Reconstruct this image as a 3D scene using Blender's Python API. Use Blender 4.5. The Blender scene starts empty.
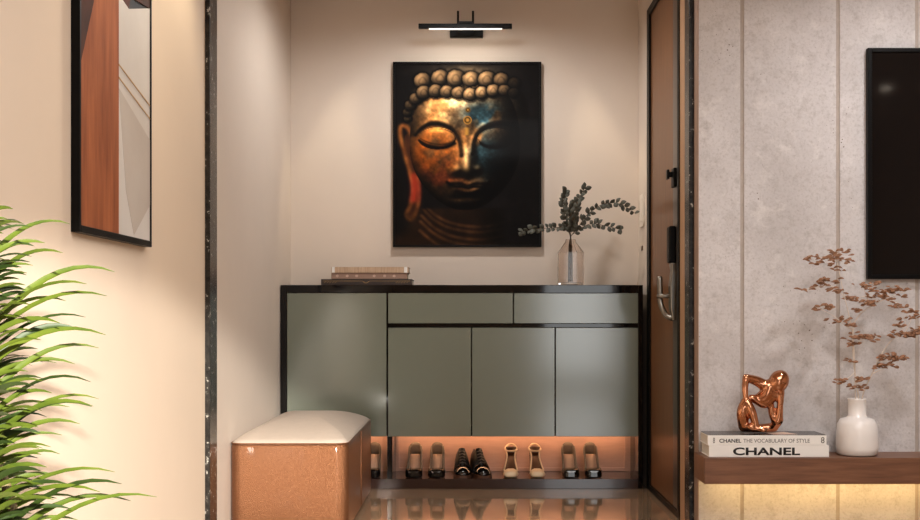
import bpy, math, random
import numpy as np
from mathutils import Vector, Matrix

C = bpy.context.scene.collection
sc = bpy.context.scene
FPX = 1227.0          # focal length in pixels of the 920-px-wide frame
VX, VY = 470.0, 315.0 # where the room's depth lines meet
EYE = 0.90

# ---------------------------------------------------------------- camera
cam = bpy.data.objects.new('camera', bpy.data.cameras.new('camera'))
C.objects.link(cam)
cam.location = (0, 0, EYE)
cam.rotation_euler = (math.pi / 2, 0, 0)
cam.data.sensor_width = 36
cam.data.lens = FPX / 920 * 36
cam.data.shift_x = -(VX - 460) / 920
cam.data.shift_y = (VY - 260) / 920
cam.data.clip_start = 0.05
sc.camera = cam

# ---------------------------------------------------------------- world, lights, exposure
sc.view_settings.view_transform = 'Standard'
sc.view_settings.look = 'None'
sc.view_settings.gamma = 1
sc.view_settings.use_curve_mapping = False
sc.view_settings.exposure = 1.0
w = bpy.data.worlds.new('World'); sc.world = w; w.use_nodes = True
w.node_tree.nodes['Background'].inputs[0].default_value = (1, .92, .84, 1)
w.node_tree.nodes['Background'].inputs[1].default_value = 0.3

def aim(o, target):
    o.rotation_euler = (Vector(target) - o.location).to_track_quat('-Z', 'Y').to_euler()

def spot(name, loc, target, power, angle, blend, col, size=0.04):
    l = bpy.data.lights.new(name, 'SPOT'); l.energy = power; l.spot_size = math.radians(angle)
    l.spot_blend = blend; l.color = col; l.shadow_soft_size = size
    o = bpy.data.objects.new(name, l); C.objects.link(o); o.location = loc; aim(o, target)
    return o

def area(name, loc, target, power, sx, sy, col):
    l = bpy.data.lights.new(name, 'AREA'); l.energy = power; l.shape = 'RECTANGLE'
    l.size = sx; l.size_y = sy; l.color = col
    o = bpy.data.objects.new(name, l); C.objects.link(o); o.location = loc; aim(o, target)
    return o

WARM = (1, .84, .60)
SOFT = (1, .97, .945)
area('room_soft_fill', (1.2, 1.6, 2.58), (1.2, 1.65, 0), 48, 2.2, 2.2, SOFT)  # unseen area light added as soft ambient fill for the closed room
area('window_daylight', (1.38, -2.93, 1.25), (1.38, 3, 1.25), 14, .86, 2.2, (.95, .98, 1))
spot('foyer_corner_downlight', (-.57, 6.57, 2.61), (-1.10, 6.60, 0), 11, 32, .18, WARM)
spot('foyer_corner_downlight', (.54, 6.57, 2.61), (1.05, 6.60, 0), 11, 32, .18, WARM)
spot('foyer_centre_fill', (-.05, 5.75, 2.60), (-.05, 5.8, 0), 31, 172, .5, SOFT, .08)  # very wide fill added to even out the cabinet and foyer walls
spot('art_downlight', (-.86, 3.45, 2.60), (-.95, 3.45, 0), 38, 90, .9, WARM, .04)
spot('art_downlight', (-.84, 4.15, 2.60), (-.95, 4.15, 0), 28, 80, .9, WARM, .04)
spot('low_wall_washer', (.75, -2.2, 1.8), (-1.0, 4.0, -.02), 2000, 18.5, .36, (1, .95, .86), .05)
spot('concrete_fill', (1.9, 4.0, 2.60), (1.9, 4.9, 0), 40, 130, .8, (1, .97, .97), .08)  # added, with no fixture, to brighten the concrete wall

# ---------------------------------------------------------------- materials
def lin(c):
    return tuple((x / 12.92 if x <= .04045 else ((x + .055) / 1.055) ** 2.4) for x in [v / 255 for v in c])

def mat(name, rgb, rough=.5, metal=0.0, coat=0.0, coat_rough=.05, spec=.5, var=0.0, var_scale=8.0, stretch=None,
        bump=0.0, bump_scale=60.0, rgb2=None, trans=0.0, ior=1.45, emit=None, estr=0.0, detail=6):
    m = bpy.data.materials.new(name); m.use_nodes = True
    nt = m.node_tree; b = nt.nodes['Principled BSDF']
    b.inputs['Roughness'].default_value = rough
    b.inputs['Metallic'].default_value = metal
    b.inputs['Coat Weight'].default_value = coat
    b.inputs['Coat Roughness'].default_value = coat_rough
    b.inputs['Specular IOR Level'].default_value = spec
    b.inputs['Transmission Weight'].default_value = trans
    b.inputs['IOR'].default_value = ior
    c = lin(rgb)
    b.inputs['Base Color'].default_value = (*c, 1)
    tc = nt.nodes.new('ShaderNodeTexCoord')
    src = tc.outputs['Object']
    if stretch:
        mp = nt.nodes.new('ShaderNodeMapping'); mp.inputs['Scale'].default_value = stretch
        nt.links.new(src, mp.inputs[0]); src = mp.outputs[0]
    if var or rgb2:
        n = nt.nodes.new('ShaderNodeTexNoise'); n.inputs['Scale'].default_value = var_scale
        n.inputs['Detail'].default_value = detail; n.inputs['Roughness'].default_value = .6
        nt.links.new(src, n.inputs['Vector'])
        r = nt.nodes.new('ShaderNodeValToRGB')
        r.color_ramp.elements[0].position = .32; r.color_ramp.elements[1].position = .68
        c2 = lin(rgb2) if rgb2 else tuple(x * (1 - var) for x in c)
        r.color_ramp.elements[0].color = (*c2, 1); r.color_ramp.elements[1].color = (*c, 1)
        nt.links.new(n.outputs['Fac'], r.inputs[0]); nt.links.new(r.outputs[0], b.inputs['Base Color'])
    if bump:
        n2 = nt.nodes.new('ShaderNodeTexNoise'); n2.inputs['Scale'].default_value = bump_scale
        n2.inputs['Detail'].default_value = 4
        nt.links.new(src, n2.inputs['Vector'])
        bp = nt.nodes.new('ShaderNodeBump'); bp.inputs['Strength'].default_value = bump
        bp.inputs['Distance'].default_value = .004
        nt.links.new(n2.outputs['Fac'], bp.inputs['Height']); nt.links.new(bp.outputs[0], b.inputs['Normal'])
    if emit:
        b.inputs['Emission Color'].default_value = (*lin(emit), 1); b.inputs['Emission Strength'].default_value = estr
    return m

def mat_vcol(name, attr, rough, coat=0.0, coat_rough=.05):
    m = mat(name, (128, 128, 128), rough, coat=coat, coat_rough=coat_rough, spec=.1)
    a = m.node_tree.nodes.new('ShaderNodeAttribute'); a.attribute_name = attr
    m.node_tree.links.new(a.outputs['Color'], m.node_tree.nodes['Principled BSDF'].inputs['Base Color'])
    return m

def mat_concrete():
    m = mat('concrete', (213, 209, 209), .75, rgb2=(188, 183, 182), var_scale=3.5, bump=.4, bump_scale=60, detail=10)
    nt = m.node_tree; b = nt.nodes['Principled BSDF']
    out = b.inputs['Base Color'].links[0].from_socket
    tc = [n for n in nt.nodes if n.type == 'TEX_COORD'][0]
    def noise(scale, detail, rough):
        n = nt.nodes.new('ShaderNodeTexNoise'); n.inputs['Scale'].default_value = scale
        n.inputs['Detail'].default_value = detail; n.inputs['Roughness'].default_value = rough
        nt.links.new(tc.outputs['Object'], n.inputs['Vector']); return n.outputs['Fac']
    def layer(prev, fac, lo, hi, col, amt=1.0):
        r = nt.nodes.new('ShaderNodeValToRGB'); e = r.color_ramp.elements
        e[0].position = lo; e[1].position = hi; e[1].color = (amt, amt, amt, 1)
        nt.links.new(fac, r.inputs[0])
        mx = nt.nodes.new('ShaderNodeMix'); mx.data_type = 'RGBA'
        nt.links.new(r.outputs[0], mx.inputs['Factor'])
        mx.inputs['B'].default_value = (*lin(col), 1); nt.links.new(prev, mx.inputs['A'])
        return mx.outputs['Result']
    out = layer(out, noise(14, 12, .75), .50, .72, (150, 142, 137), .7)
    out = layer(out, noise(90, 6, .7), .50, .75, (152, 144, 138), .6)
    out = layer(out, noise(11, 10, .7), .55, .75, (232, 228, 224), .6)
    v = nt.nodes.new('ShaderNodeTexVoronoi'); v.inputs['Scale'].default_value = 48
    nt.links.new(tc.outputs['Object'], v.inputs['Vector'])
    sub = nt.nodes.new('ShaderNodeMath'); sub.operation = 'MULTIPLY_ADD'
    nt.links.new(noise(3.2, 3, .5), sub.inputs[0]); sub.inputs[1].default_value = .6
    inv = nt.nodes.new('ShaderNodeMath'); inv.operation = 'SUBTRACT'; inv.inputs[0].default_value = 1
    nt.links.new(v.outputs['Distance'], inv.inputs[1]); nt.links.new(inv.outputs[0], sub.inputs[2])
    half = nt.nodes.new('ShaderNodeMath'); half.operation = 'MULTIPLY'; half.inputs[1].default_value = .5
    nt.links.new(sub.outputs[0], half.inputs[0])
    out = layer(out, half.outputs[0], .64, .66, (104, 90, 80))
    nt.links.new(out, b.inputs['Base Color'])
    return m

def mat_granite():
    m = mat('black_granite', (24, 22, 20), .25, spec=.3)
    nt = m.node_tree; b = nt.nodes['Principled BSDF']
    tc = [n for n in nt.nodes if n.type == 'TEX_COORD'][0]
    n = nt.nodes.new('ShaderNodeTexNoise'); n.inputs['Scale'].default_value = 42; n.inputs['Detail'].default_value = 8
    n.inputs['Roughness'].default_value = .7
    nt.links.new(tc.outputs['Object'], n.inputs['Vector'])
    r = nt.nodes.new('ShaderNodeValToRGB'); e = r.color_ramp.elements
    e[0].position = .35; e[0].color = (*lin((17, 15, 14)), 1)
    e[1].position = .60; e[1].color = (*lin((48, 44, 40)), 1)
    x = e.new(.67); x.color = (*lin((205, 200, 190)), 1)
    nt.links.new(n.outputs['Fac'], r.inputs[0]); nt.links.new(r.outputs[0], b.inputs['Base Color'])
    return m

M = {}
M['paint'] = mat('wall_paint', (226, 208, 188), .6, spec=.25, var=.03, var_scale=3, bump=.04, bump_scale=220)
M['paint_foyer'] = mat('foyer_paint', (219, 206, 193), .55, spec=.3, var=.03, var_scale=3, bump=.04, bump_scale=220)
M['ceiling'] = mat('ceiling_paint', (228, 214, 198), .8, spec=.2, var=.02, var_scale=2)
M['floor'] = mat('polished_stone', (158, 132, 106), .07, rgb2=(124, 100, 78), var_scale=3.5, spec=.6, coat=.4, coat_rough=.03)
M['concrete'] = mat_concrete()
M['granite'] = mat_granite()
M['trim_brown'] = mat('brown_trim', (158, 130, 112), .5, var=.1, var_scale=30)
M['jamb'] = mat('tan_wood_jamb', (186, 146, 110), .45, rgb2=(164, 126, 92), var_scale=6, stretch=(9, 9, .8))
M['grout'] = mat('groove_filler', (178, 166, 156), .8, var=.15, var_scale=30)
M['black'] = mat('black_gloss', (9, 6, 6), .05, spec=.35, coat=.12, coat_rough=.02, var=.1, var_scale=20)
M['black_satin'] = mat('black_satin', (9, 8, 7), .42, spec=.15, var=.15, var_scale=20)
M['green'] = mat('sage_lacquer', (106, 113, 97), .38, var=.03, var_scale=5, spec=.5, coat=.7, coat_rough=.13)
M['green'].node_tree.nodes['Principled BSDF'].inputs['Coat IOR'].default_value = 1.9
M['niche'] = mat('copper_brown_panel', (206, 168, 150), .35, var=.12, var_scale=9, stretch=(1, 1, 5))
M['niche_dark'] = mat('dark_brown_board', (54, 34, 28), .15, coat=.4, var=.2, var_scale=12)
M['led_orange'] = mat('warm_led', (255, 170, 90), emit=(255, 194, 144), estr=7)
M['led_yellow'] = mat('yellow_led', (255, 220, 140), emit=(255, 214, 140), estr=14)
M['led_white'] = mat('white_led', (255, 250, 240), emit=(255, 244, 228), estr=.6)
M['door_wood'] = mat('door_veneer', (122, 82, 52), .36, spec=.12, rgb2=(102, 66, 40), var_scale=5, stretch=(8, 8, .7), coat=.15)
M['door_edge'] = mat('grey_bronze_strip', (92, 82, 74), .3, metal=.5, var=.1, var_scale=9)
M['steel'] = mat('brushed_nickel', (150, 146, 138), .28, metal=1, var=.1, var_scale=30)
M['chrome'] = mat('chrome', (205, 200, 195), .1, metal=1, var=.05, var_scale=30)
M['bronze'] = mat('bronze_plate', (110, 84, 56), .35, metal=.8, var=.2, var_scale=50)
M['white_plastic'] = mat('white_plastic', (235, 225, 212), .4, var=.03, var_scale=20)
M['copper_leather'] = mat('copper_leather', (138, 92, 62), .36, metal=.8, coat=.15, var=.14, var_scale=90, bump=.9, bump_scale=300)
M['cushion'] = mat('cream_leather', (184, 170, 157), .45, var=.07, var_scale=25, bump=.35, bump_scale=70)
M['walnut'] = mat('walnut', (128, 88, 64), .4, rgb2=(98, 64, 46), var_scale=6, stretch=(.8, 9, 9), detail=8)
M['copper'] = mat('polished_copper', (200, 140, 106), .10, metal=1, var=.12, var_scale=12)
M['white_ceramic'] = mat('white_ceramic', (234, 229, 225), .28, var=.03, var_scale=14, coat=.3)
M['twig'] = mat('pale_twig', (222, 208, 194), .6, var=.1, var_scale=60)
M['dry_leaf'] = mat('dry_brown_leaf', (158, 114, 84), .6, rgb2=(118, 80, 56), var_scale=70)
M['euc_leaf'] = mat('eucalyptus_leaf', (92, 92, 82), .55, rgb2=(60, 62, 54), var_scale=60)
M['euc_stem'] = mat('eucalyptus_stem', (84, 70, 56), .6, var=.15, var_scale=80)
M['glass'] = mat('smoked_glass', (246, 240, 236), .02, trans=1.0, ior=1.25, var=.02, var_scale=10)
M['screen'] = mat('dark_screen', (20, 16, 15), .06, spec=.18, var=.05, var_scale=5)
M['tv_frame'] = mat('tv_frame', (8, 7, 7), .4, spec=.12, var=.1, var_scale=30)
M['paper'] = mat('book_pages', (228, 220, 206), .8, rgb2=(200, 190, 176), var_scale=14, stretch=(.5, .5, 40))
M['cover_white'] = mat('white_cover', (236, 233, 228), .35, var=.03, var_scale=14)
M['cover_black'] = mat('black_cover', (22, 20, 20), .22, var=.3, var_scale=9, rgb2=(48, 46, 44))
M['ink'] = mat('black_ink', (18, 16, 16), .5, var=.1, var_scale=40)
M['ink_grey'] = mat('grey_ink', (96, 90, 86), .5, var=.1, var_scale=40)
M['cover_dark'] = mat('dark_book_cover', (62, 50, 44), .5, var=.2, var_scale=30)
M['gold'] = mat('gold_print', (190, 150, 92), .4, metal=.05, var=.1, var_scale=40)
M['cover_pink'] = mat('taupe_cloth_cover', (158, 128, 112), .7, var=.1, var_scale=40)
M['cover_beige'] = mat('ribbed_beige_cover', (206, 178, 150), .7, rgb2=(174, 144, 118), var_scale=9, stretch=(14, 1, 1))
M['flower'] = mat('pale_flower_print', (214, 186, 168), .7, var=.1, var_scale=40)
M['leaf'] = mat('green_leaf', (88, 100, 30), .55, spec=.25, rgb2=(58, 74, 17), var_scale=10)
M['leaf_dark'] = mat('dark_green_leaf', (46, 62, 18), .5, rgb2=(26, 42, 10), var_scale=10, spec=.4)
M['cane'] = mat('plant_cane', (110, 96, 62), .7, var=.25, var_scale=30)
M['pot'] = mat('grey_planter', (92, 88, 84), .6, var=.1, var_scale=12)
M['soil'] = mat('soil', (50, 38, 30), .95, var=.4, var_scale=60)
M['shoe_grey'] = mat('taupe_suede', (118, 106, 94), .6, var=.12, var_scale=60)
M['shoe_black'] = mat('black_patent', (14, 12, 12), .12, coat=.5, var=.1, var_scale=40)
M['shoe_matt'] = mat('black_leather', (22, 18, 17), .4, var=.15, var_scale=60)
M['insole'] = mat('blush_insole', (196, 164, 142), .6, var=.06, var_scale=40)
M['cream_leather'] = mat('cream_shoe_leather', (238, 212, 176), .35, var=.05, var_scale=40)
M['sole_brown'] = mat('brown_sole', (92, 60, 42), .5, var=.1, var_scale=40)
M['lace'] = mat('grey_lace', (120, 112, 104), .7, var=.1, var_scale=80)
M['art_brown'] = mat('rust_brown_panel', (178, 106, 66), .6, spec=.2, rgb2=(128, 70, 42), var_scale=3.5, stretch=(3, 6, .7), detail=9)
M['art_dark'] = mat('dark_brown_panel', (44, 28, 22), .6, spec=.2, rgb2=(104, 56, 36), var_scale=3, detail=8)
M['art_pale'] = mat('pale_grey_panel', (216, 212, 208), .45, rgb2=(202, 196, 190), var_scale=2.5, detail=6)
M['art_shade'] = mat('grey_beige_panel', (196, 188, 180), .45, rgb2=(186, 176, 168), var_scale=4)
M['window_white'] = mat('window_white', (220, 216, 210), .5, var=.03, var_scale=9)

# ---------------------------------------------------------------- mesh helpers
def wloc(o):
    v = Vector((0, 0, 0))
    while o:
        v += Vector(o.location); o = o.parent
    return v

class MB:
    def __init__(s): s.v = []; s.f = []
    def box(s, x0, x1, y0, y1, z0, z1):
        i = len(s.v)
        s.v += [(x0,y0,z0),(x1,y0,z0),(x1,y1,z0),(x0,y1,z0),(x0,y0,z1),(x1,y0,z1),(x1,y1,z1),(x0,y1,z1)]
        s.f += [(i+3,i+2,i+1,i),(i+4,i+5,i+6,i+7),(i,i+1,i+5,i+4),(i+1,i+2,i+6,i+5),(i+2,i+3,i+7,i+6),(i+3,i,i+4,i+7)]
        return s
    def loft(s, rings, cap=True, closed=True):
        i = len(s.v); n = len(rings[0])
        for r in rings: s.v += [tuple(p) for p in r]
        for a in range(len(rings) - 1):
            for k in range(n if closed else n - 1):
                k2 = (k + 1) % n
                s.f.append((i+a*n+k, i+a*n+k2, i+(a+1)*n+k2, i+(a+1)*n+k))
        if cap and closed:
            s.f.append(tuple(i + k for k in reversed(range(n))))
            s.f.append(tuple(i + (len(rings)-1)*n + k for k in range(n)))
        return s
    def tube(s, pts, rad, n=8, cap=True):
        pts = [Vector(p) for p in pts]
        if not hasattr(rad, '__len__'): rad = [rad] * len(pts)
        rings = []; up = None
        for k, p in enumerate(pts):
            t = (pts[min(k+1, len(pts)-1)] - pts[max(k-1, 0)]).normalized()
            if up is None:
                up = Vector((0, 0, 1)) if abs(t.z) < .9 else Vector((1, 0, 0))
            a = t.cross(up).normalized(); b = a.cross(t).normalized(); up = b
            rings.append([p + (a*math.cos(q) + b*math.sin(q)) * rad[k] for q in [2*math.pi*j/n for j in range(n)]])
        return s.loft(rings, cap)
    def lathe(s, prof, cx, cy, n=32, cap=True):
        rings = [[(cx + r*math.cos(2*math.pi*j/n), cy + r*math.sin(2*math.pi*j/n), z) for j in range(n)] for r, z in prof]
        return s.loft(rings, cap)
    def prism(s, poly, axis, a, b):
        # poly: 2-D outline; axis 'x' -> (y,z), 'y' -> (x,z), 'z' -> (x,y)
        def mk(p, t):
            return (t, p[0], p[1]) if axis == 'x' else (p[0], t, p[1]) if axis == 'y' else (p[0], p[1], t)
        return s.loft([[mk(p, a) for p in poly], [mk(p, b) for p in poly]])
    def ball(s, c, r, n=12, m=8):
        if not hasattr(r, '__len__'): r = (r, r, r)
        rings = []
        for k in range(m + 1):
            t = math.pi * (.02 + .96 * k / m) - math.pi/2
            rings.append([(c[0]+r[0]*math.cos(t)*math.cos(2*math.pi*j/n), c[1]+r[1]*math.cos(t)*math.sin(2*math.pi*j/n), c[2]+r[2]*math.sin(t)) for j in range(n)])
        return s.loft(rings)
    def build(s, name, m, parent=None, smooth=False, bevel=0, seg=2, subd=0, solid=0, fix=True):
        o_ = wloc(parent) if parent else Vector((0, 0, 0))
        me = bpy.data.meshes.new(name)
        me.from_pydata([(p[0]-o_.x, p[1]-o_.y, p[2]-o_.z) for p in s.v], [], s.f)
        me.materials.append(m)
        if fix:
            import bmesh
            bm = bmesh.new(); bm.from_mesh(me); bmesh.ops.recalc_face_normals(bm, faces=bm.faces[:]); bm.to_mesh(me); bm.free()
        if smooth:
            me.polygons.foreach_set('use_smooth', [True] * len(me.polygons))
        o = bpy.data.objects.new(name, me); C.objects.link(o)
        if parent: o.parent = parent
        if solid:
            q = o.modifiers.new('solid', 'SOLIDIFY'); q.thickness = solid; q.offset = 0
        if bevel:
            q = o.modifiers.new('bevel', 'BEVEL'); q.width = bevel; q.segments = seg; q.limit_method = 'ANGLE'; q.angle_limit = math.radians(40)
        if subd:
            q = o.modifiers.new('subd', 'SUBSURF'); q.levels = subd; q.render_levels = subd
        return o

def tag(o, label, cat, group=None):
    o['label'] = label; o['category'] = cat
    if group: o['group'] = group
    return o
def thing(name, loc, label, cat, group=None):
    o = bpy.data.objects.new(name, None); C.objects.link(o); o.location = loc; o.empty_display_size = .05
    return tag(o, label, cat, group)
def struct(name, mb, m, parent=None, **k):
    o = mb.build(name, m, parent, **k)
    o['kind'] = 'structure'
    return o
def copy_tree(o, parent=None):
    c = o.copy(); C.objects.link(c)
    c.parent = parent
    for ch in list(o.children): copy_tree(ch, c)
    return c
def X(px, D): return (px - VX) * D / FPX
def Z(py, D): return EYE - (py - VY) * D / FPX
def P(px, py, D): return Vector((X(px, D), D, Z(py, D)))
def smooth_path(pts, n=6):
    pts = [Vector(p) for p in pts]; out = []
    for i in range(len(pts) - 1):
        p0 = pts[max(i-1, 0)]; p1 = pts[i]; p2 = pts[i+1]; p3 = pts[min(i+2, len(pts)-1)]
        for k in range(n):
            t = k / n
            out.append(.5 * ((2*p1) + (p2-p0)*t + (2*p0-5*p1+4*p2-p3)*t*t + (3*p1-p0-3*p2+p3)*t**3))
    out.append(pts[-1]); return out

def lettering(name, text, loc, width, height, m, parent, offset=0.0, depth=.0004):
    cu = bpy.data.curves.new(name, 'FONT'); cu.body = text; cu.size = 1; cu.offset = offset; cu.resolution_u = 4
    o = bpy.data.objects.new(name, cu); C.objects.link(o)
    me = bpy.data.meshes.new_from_object(o.evaluated_get(bpy.context.evaluated_depsgraph_get()))
    bpy.data.objects.remove(o); bpy.data.curves.remove(cu)
    n = len(me.vertices); a = np.empty(n*3); me.vertices.foreach_get('co', a); a = a.reshape(-1, 3)
    lo = a.min(0); hi = a.max(0)
    q = np.zeros_like(a)
    q[:, 0] = (a[:, 0]-lo[0]) / (hi[0]-lo[0]) * width
    q[:, 2] = (a[:, 1]-lo[1]) / (hi[1]-lo[1]) * height
    off = np.array(loc) - np.array(wloc(parent))
    me.vertices.foreach_set('co', (q + off).ravel()); me.materials.clear(); me.materials.append(m); me.name = name
    r = bpy.data.objects.new(name, me); C.objects.link(r); r.parent = parent
    s_ = r.modifiers.new('solid', 'SOLIDIFY'); s_.thickness = depth; s_.offset = 0
    return r

# ---------------------------------------------------------------- room shell
H = 2.63
LW, FL, RW = -.999, -.984, .923
YB, YC = 6.73, 5.08
struct('floor', MB().box(-1.2, 4.4, -3.1, 6.9, -.1, 0), M['floor'])
struct('ceiling', MB().box(-1.2, 4.4, -3.1, 6.9, H, H + .1), M['ceiling'])
struct('wall_left', MB().box(-1.15, LW, -3, 4.64, 0, H), M['paint'])
struct('trim_1', MB().box(-1.15, -.98, 4.625, 4.755, 0, H), M['granite'], bevel=.002)
struct('wall_foyer_left', MB().box(-1.15, FL, 4.755, YB + .1, 0, H), M['paint_foyer'])
struct('wall_back', MB().box(FL - .1, RW + .15, YB, YB + .12, 0, H), M['paint_foyer'])
struct('wall_foyer_right', MB().box(RW, RW + .13, 6.365, YB, 0, H).box(RW, RW + .13, 5.395, 6.365, 2.478, H), M['paint_foyer'])
struct('trim_4', MB().box(RW, RW + .13, 5.277, 5.395, 0, H), M['jamb'])
struct('trim_2', MB().box(RW, RW + .13, 5.171, 5.277, 0, H), M['granite'], bevel=.002)
cw = MB(); grooves = [742.2, 838.0, 917.0, 1013, 1109, 1205]
xs = [.947] + [X(g, YC) for g in grooves] + [4.2]
for a, b in zip(xs[:-1], xs[1:]):
    cw.box(a + (.008 if a > 1 else 0), b - (.008 if b < 4 else 0), YC, YC + .03, 0, H)
struct('trim_5', MB().box(.947, 4.2, YC + .004, YC + .09, 0, H), M['grout'])
struct('wall_right', cw, M['concrete'])
struct('trim_3', MB().box(.944, .947, YC, YC + .09, 0, H), M['trim_brown'])
struct('wall_far_right', MB().box(4.2, 4.3, -3, YC + .09, 0, H), M['paint'])
struct('wall_rear', MB().box(-1.1, .95, -3.1, -3, 0, H).box(1.81, 4.3, -3.1, -3, 0, H).box(.95, 1.81, -3.1, -3, 2.35, H).box(.95, 1.81, -3.1, -3, 0, .15), M['paint'])
wf = MB().box(.95, .99, -3.04, -2.98, .15, 2.35).box(1.77, 1.81, -3.04, -2.98, .15, 2.35).box(.99, 1.77, -3.04, -2.98, .15, .19).box(.99, 1.77, -3.04, -2.98, 2.31, 2.35)
struct('window_1', wf, M['window_white'])

# entrance door in the right foyer wall
dr = bpy.data.objects.new('door_1', None); C.objects.link(dr); dr.location = (RW, 5.88, 0); dr['kind'] = 'structure'
def dpart(name, mb, m, **k):
    o = mb.build(name, m, dr, **k); return o
fr = MB()
fr.box(RW - .006, RW + .05, 6.285, 6.365, 0, 2.478).box(RW - .006, RW + .05, 5.395, 5.435, 0, 2.478)
fr.box(RW - .006, RW + .05, 5.435, 6.285, 2.44, 2.478).box(RW - .006, RW + .05, 5.435, 6.285, 0, .03)
dpart('door_frame', fr, M['black_satin'])
dpart('door_leaf', MB().box(RW + .004, RW + .05, 5.60, 6.283, .032, 2.438), M['door_wood'])
dpart('lock_stile', MB().box(RW + .003, RW + .05, 5.437, 5.60, .032, 2.438), M['door_edge'])
lk = dpart('digital_lock', MB().box(RW - .028, RW + .003, 5.51, 5.58, 1.135, 1.30), M['black_satin'], bevel=.006)
dpart('lock_body', MB().loft([[(RW + .003, y0, z), (RW - d, y0, z), (RW - d, y1, z), (RW + .003, y1, z)] for z, d, y0, y1 in
      [(.875, .012, 5.51, 5.55), (.93, .022, 5.505, 5.565), (1.03, .024, 5.505, 5.57), (1.10, .016, 5.51, 5.56), (1.134, .02, 5.505, 5.58)]]), M['steel'], bevel=.004)
dpart('door_handle', MB().tube(smooth_path([(RW - .01, 5.53, .885), (RW - .035, 5.56, .90), (RW - .055, 5.58, .95), (RW - .058, 5.585, 1.01), (RW - .058, 5.59, 1.075)]), [.013]*24 + [.011], n=10), M['steel'], smooth=True)
dpart('handle_pivot', MB().tube([(RW - .02, 5.54, .985), (RW - .075, 5.56, .985)], .010, n=10), M['steel'], smooth=True)
dpart('door_hook', MB().box(RW - .012, RW + .003, 5.49, 5.56, 1.475, 1.56).box(RW - .026, RW - .012, 5.525, 5.545, 1.522, 1.545).box(RW - .036, RW - .026, 5.515, 5.555, 1.512, 1.555), M['black_satin'], bevel=.003)

# wall switch and small plate
sw = thing('wall_switch', (RW, 6.56, 1.49), 'white wall switch plate beside the entrance door, on the narrow wall', 'switch')
MB().box(RW - .008, RW, 6.50, 6.62, 1.37, 1.545).build('cover_plate', M['white_plastic'], sw, bevel=.003)
MB().box(RW - .011, RW - .008, 6.515, 6.605, 1.40, 1.52).build('rocker', M['white_plastic'], sw, bevel=.002)
MB().box(RW - .010, RW - .002, 6.62, 6.63, 1.43, 1.52).build('side_clip', M['chrome'], sw)
tg = MB().box(RW - .004, RW, 6.545, 6.595, 1.245, 1.27).build('wall_badge', M['bronze'])
tag(tg, 'tiny bronze badge on the narrow wall below the white switch plate', 'badge')

# ---------------------------------------------------------------- shoe cabinet
D0 = 6.35
def cx(px): return X(px, D0)
def cz(py): return Z(py, D0)
cab = thing('shoe_cabinet', (-.04, 6.54, 0), 'wide sage green shoe cabinet with glossy black frame and glowing open shelf', 'cabinet')
cb = MB(); yb = YB - .003
xl, xr = FL + .004, cx(643)
zt, zd, zs = cz(285), cz(436.5), cz(479)
cb.box(xl, cx(286.8), D0, yb, 0, zt).box(cx(638.2), xr, D0, yb, 0, zt)
cb.box(cx(286.8), cx(638.2), D0, yb, cz(293), zt)
cb.box(cx(387), cx(638.2), D0 + .002, yb, cz(327.5), cz(323.5))
cb.box(cx(386.2), cx(388.4), D0 + .004, yb, zd + .01, cz(293))
cb.build('carcass', M['black'], cab, bevel=.0015)
MB().box(cx(286.8), cx(638.2), D0 + .002, yb - .01, 0, zs).build('plinth_shelf', M['niche_dark'], cab, bevel=.0015)
MB().box(cx(286.8), cx(638.2), D0 + .03, yb, zd, zd + .02).build('deck', M['black_satin'], cab)
MB().box(cx(387.2), cx(392.4), D0 + .004, yb - .01, zs, zd).build('divider', M['black'], cab)
bp = MB().box(cx(286.8), cx(638.2), 6.66, yb, zs, zd)
bp.build('back_panel', M['niche'], cab)
fr2 = MB()
fr2.box(cx(394), cx(634), 6.652, 6.66, zs + .002, zs + .02)
fr2.box(cx(394), cx(396), 6.652, 6.66, zs + .02, zd - .01).box(cx(632), cx(634), 6.652, 6.66, zs + .02, zd - .01)
fr2.build('panel_frame', M['niche'], cab)
ls = MB().box(cx(394), cx(634), 6.585, 6.605, zd - .008, zd - .002)
ls.build('led_strip', M['led_orange'], cab)
MB().box(cx(290), cx(385), 6.585, 6.605, zd - .008, zd - .002).build('led_strip', M['led_orange'], cab)
def front(name, a, b, t, u):
    MB().box(cx(a), cx(b), D0 - .002, D0 + .018, cz(u), cz(t)).build(name, M['green'], cab, bevel=.0012)
front('door', 287.2, 386.4, 293.3, 436.5)
front('drawer', 388.2, 512.8, 293.3, 323.3)
front('drawer', 514.0, 638.0, 293.3, 323.3)
front('door', 388.2, 471.0, 327.8, 436.5)
front('door', 472.2, 554.6, 327.8, 436.5)
front('door', 555.8, 638.0, 327.8, 436.5)

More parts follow.
